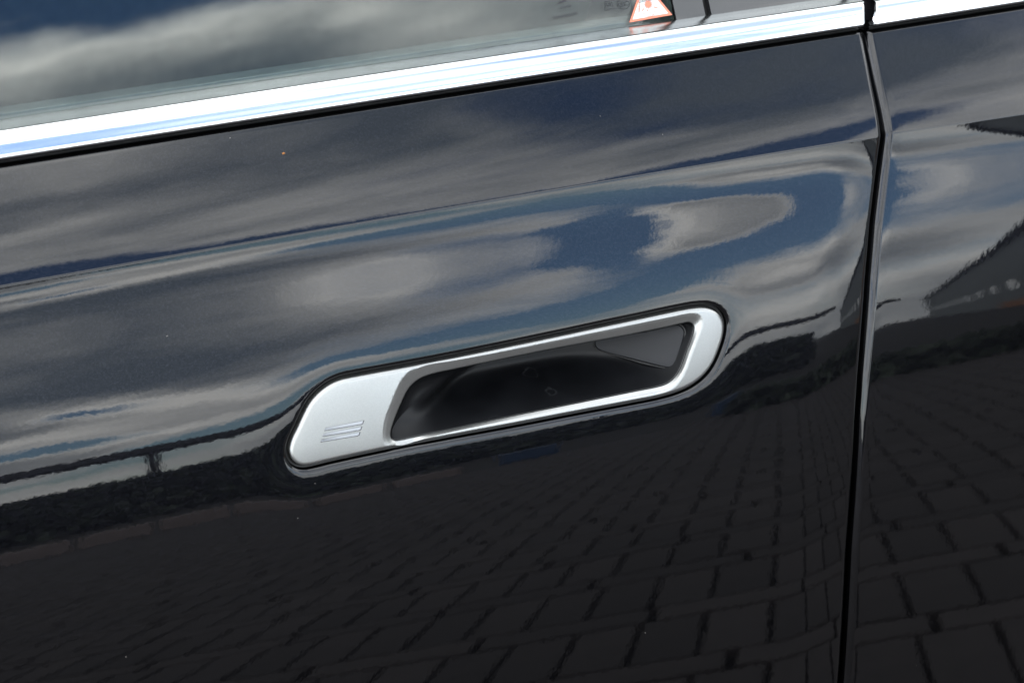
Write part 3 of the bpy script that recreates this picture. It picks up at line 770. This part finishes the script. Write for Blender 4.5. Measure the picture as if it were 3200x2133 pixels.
def ground_sheet():
    v = [(-900, -900, -.03), (900, -900, -.03), (900, 900, -.03), (-900, 900, -.03)]
    return tag(build('ground', v, [(0, 1, 2, 3)], GROUND, smooth=False), kind='structure')
ground_sheet()
paving = empty('paving'); tag(paving, kind='structure')
BW, BL, BS = .130, .40, .150
def brick_data(w, l):
    h, b = .03, .004
    v = [(-w/2, -l/2, -h), (w/2, -l/2, -h), (w/2, l/2, -h), (-w/2, l/2, -h), (-w/2, -l/2, -b), (w/2, -l/2, -b), (w/2, l/2, -b), (-w/2, l/2, -b),
         (-w/2+b, -l/2+b, 0), (w/2-b, -l/2+b, 0), (w/2-b, l/2-b, 0), (-w/2+b, l/2-b, 0)]
    f = [(0, 1, 5, 4), (1, 2, 6, 5), (2, 3, 7, 6), (3, 0, 4, 7), (4, 5, 9, 8), (5, 6, 10, 9), (6, 7, 11, 10), (7, 4, 8, 11), (8, 9, 10, 11)]
    return v, f
JW, JN = .010, .018
bA, fA = brick_data(BW-JW, BL-JN); bB2, fB2 = brick_data(.36-JN, BS-JN)
cells = []
PER = BL+BS; ang = math.atan2(Wd[1], Wd[0])
for r in range(-16, 34):
    u0 = r*PER
    for j in range(-90, 130):
        cells.append(('a', j*BW, u0+BL/2))
    for j in range(-30, 43):
        cells.append(('b', j*.36+.18*(r % 2), u0+BL+BS/2))
G0 = np.array([1.4, -2.2])
def world_xy(a, b): return Wd*a+U*b
def ok_cell(p): return -14.3+.2*p[0] < p[1] < 2.8 and abs(p[0]) < 14
lst = [(k, world_xy(a, b)) for k, a, b in cells]
lst = [(k, p) for k, p in lst if ok_cell(p)]
lst.sort(key=lambda q: np.linalg.norm((q[1]-G0)*np.array([1, 1])))
meA = bpy.data.meshes.new('brick'); meA.from_pydata(bA, [], fA); meA.materials.append(PAVER)
meB = bpy.data.meshes.new('brick_across'); meB.from_pydata(bB2, [], fB2); meB.materials.append(PAVER)
V, Fq = [], []; ca, sa = math.cos(ang), math.sin(ang)
for i, (k, p) in enumerate(lst):
    tilt = (random.uniform(-.004, .004), random.uniform(-.004, .004)); dz = random.uniform(-.0015, .0015); dr = random.uniform(-.012, .012)
    if i < 300:
        o = bpy.data.objects.new('brick', meA if k == 'a' else meB); COL.objects.link(o)
        o.location = (p[0], p[1], dz); o.rotation_euler = (tilt[0], tilt[1], ang+dr); o.parent = paving
    else:
        b = len(V); c, s = math.cos(ang+dr), math.sin(ang+dr)
        for (x, y, z) in (bA if k == 'a' else bB2): V.append((p[0]+x*c-y*s, p[1]+x*s+y*c, z+dz+tilt[0]*y-tilt[1]*x))
        Fq += [tuple(b+q for q in f) for f in (fA if k == 'a' else fB2)]
me = bpy.data.meshes.new('brick_field'); me.from_pydata(V, [], Fq); me.materials.append(PAVER)
o = bpy.data.objects.new('brick_field', me); COL.objects.link(o); o.parent = paving; o['kind'] = 'stuff'

def polar(a, d): a = math.radians(a); return np.array([math.sin(a)*d, -math.cos(a)*d])
# low concrete kerb blocks at the edge of the yard
CONC = plain('pinkish_concrete', (.20, .165, .16), .85, nscale=12, var=.15)
KB = []
for k in range(16):
    x = -4.2+k*.62
    o = box('kerb_block', (x, -14.5+.04*random.random()+.20*x, .10), (.565, .16, .24), CONC, None, .20, .02)
    tag(o, 'pinkish concrete kerb block in the row along the edge of the brick yard', 'kerb block', 'kerb blocks along the yard edge')
# verge and hedge behind it
LEAF = plain('hedge_leaves', (.035, .050, .034), .7, var=.5, nscale=3)
def hedge(name, pa, pb, h, w, n, label, cat, leaf=.10, mat=LEAF, wob=.25):
    V, Fq = [], []; pa, pb = np.array(pa), np.array(pb); d = pb-pa; L = np.linalg.norm(d); d = d/L; nn = np.array([-d[1], d[0]])
    rnd = random.Random(5)
    for i in range(n):
        t = rnd.random()*L; hh = h*(1+wob*mnoise.noise(Vector((t*.35+pa[0], 0, 0)))+.5*wob*mnoise.noise(Vector((t*1.7, 3, 0))))
        z = hh*(1-rnd.random()**2*1.0); q = pa+d*t+nn*(rnd.random()-.5)*w*(1-.4*z/hh)
        c = np.array([q[0], q[1], z]); s = leaf*(.5+rnd.random())
        a = np.array([rnd.gauss(0, 1) for _ in range(3)]); a /= np.linalg.norm(a); b = np.cross(a, [rnd.gauss(0, 1) for _ in range(3)]); b /= np.linalg.norm(b)
        k = len(V); V += [c-a*s, c+b*s*.5, c+a*s, c-b*s*.5]; Fq.append((k, k+1, k+2, k+3))
    return tag(build(name, V, Fq, mat, None, smooth=False), label, cat)
hedge('hedge', polar(-25, 24), polar(34.2, 30), 1.38, 1.6, 26000, 'long dark green clipped hedge behind the pinkish kerb blocks', 'hedge', .16, wob=.12)
hd = hedge('ground_cover', polar(31, 12.6), polar(62, 13.4), .30, 1.0, 7000, None, None, .10, wob=.5); hd['kind'] = 'stuff'
# long dark workshop to the right of the yard
WALL = plain('dark_cladding', (.14, .16, .165), .7, nscale=2)
ROOFM = plain('roof_edge_metal', (.025, .028, .03), .5)
WIN = plain('workshop_window_glass', (.02, .025, .03), .04, ior=1.6)
BRK = plain('orange_brick', (.30, .13, .06), .9, nscale=5)
def workshop():
    t = empty('workshop', (0, 0, 0)); tag(t, 'long dark grey metal-clad workshop building with pale strip windows at the side of the yard', 'workshop')
    a0 = math.radians(36.6); ud = np.array([math.sin(a0), -math.cos(a0)]); wd = np.array([math.cos(a0), math.sin(a0)])
    p = 4.6; Hh = .88+1.26*p; L0, L1 = 13.0, 190.0
    A, Bq = wd*p+ud*L0, wd*p+ud*L1; C, D = Bq+wd*16, A+wd*16
    pts = [A, Bq, C, D]
    V = [(q[0], q[1], 0) for q in pts]+[(q[0], q[1], Hh) for q in pts]
    build('wall', V, [(0, 1, 5, 4), (1, 2, 6, 5), (2, 3, 7, 6), (3, 0, 4, 7)], WALL, t, smooth=False)
    rid = [np.array(V[4])*.5+np.array(V[7])*.5+np.array([0, 0, 1.2]), np.array(V[5])*.5+np.array(V[6])*.5+np.array([0, 0, 1.2])]
    e = np.array([-wd[0]*.3, -wd[1]*.3, .02])
    RV = [np.array(V[4])+e, np.array(V[5])+e, rid[1], rid[0], np.array(V[7])-e*[1, 1, -1], np.array(V[6])-e*[1, 1, -1]]
    RV2 = [v+np.array([0, 0, .18]) for v in RV]
    build('roof', RV+RV2, [(0, 1, 2, 3), (3, 2, 5, 4), (6, 9, 8, 7), (9, 10, 11, 8), (0, 6, 7, 1), (4, 5, 11, 10), (0, 3, 9, 6), (3, 4, 10, 9), (1, 7, 8, 2), (2, 8, 11, 5)], ROOFM, t, smooth=False)
    for k in range(14):
        l = L0+4+k*11.0; c = wd*(p-.03)+ud*l
        b = box('window', (c[0], c[1], 2.4), (.08, 4.2, 1.1), WIN, t, math.atan2(wd[1], wd[0])); 
    c = wd*(p-.05)+ud*40; box('plinth', (c[0], c[1], .3), (.12, 60, .6), BRK, t, math.atan2(wd[1], wd[0]))
workshop()
# long canopy roof on posts at the far side
def canopy():
    t = empty('canopy', (0, 0, 0)); tag(t, 'long flat dark canopy roof on thin posts beyond the hedge', 'canopy')
    STEEL = plain('dark_steel', (.03, .032, .035), .6)
    pa, pb = polar(-8, 37), polar(36.4, 78); za, zb = .88+37*math.tan(math.radians(5.0)), .88+78*math.tan(math.radians(2.3))
    z = .5*(za+zb); d = pb-pa; L = np.linalg.norm(d); c = .5*(pa+pb)
    o = box('roof_slab', (c[0], c[1], 4.1), (L, 3.0, .42), STEEL, t, math.atan2(d[1], d[0]))
    for f in (.2945, .62):
        q = pa+d*f; box('post', (q[0], q[1], 1.95), (.28, .28, 3.9), STEEL, t)
canopy()
# blue crates in front of the hedge
BLUEP = plain('blue_plastic', (.012, .045, .11), .5)
for az_, d_, sz, lb in ((24.2, 14.6, .50, 'larger of two low blue plastic crates on the edge of the brick yard'), (30.6, 14.2, .22, 'smaller of two low blue plastic crates on the edge of the brick yard')):
    q = polar(az_, d_); t = empty('crate', (q[0], q[1], 0)); tag(t, lb, 'crate', 'blue crates at the yard edge')
    box('body', (0, 0, .15), (sz, .4, .30), BLUEP, t, .4, .02); box('lid', (0, 0, .315), (sz+.03, .43, .03), BLUEP, t, .4, .01)
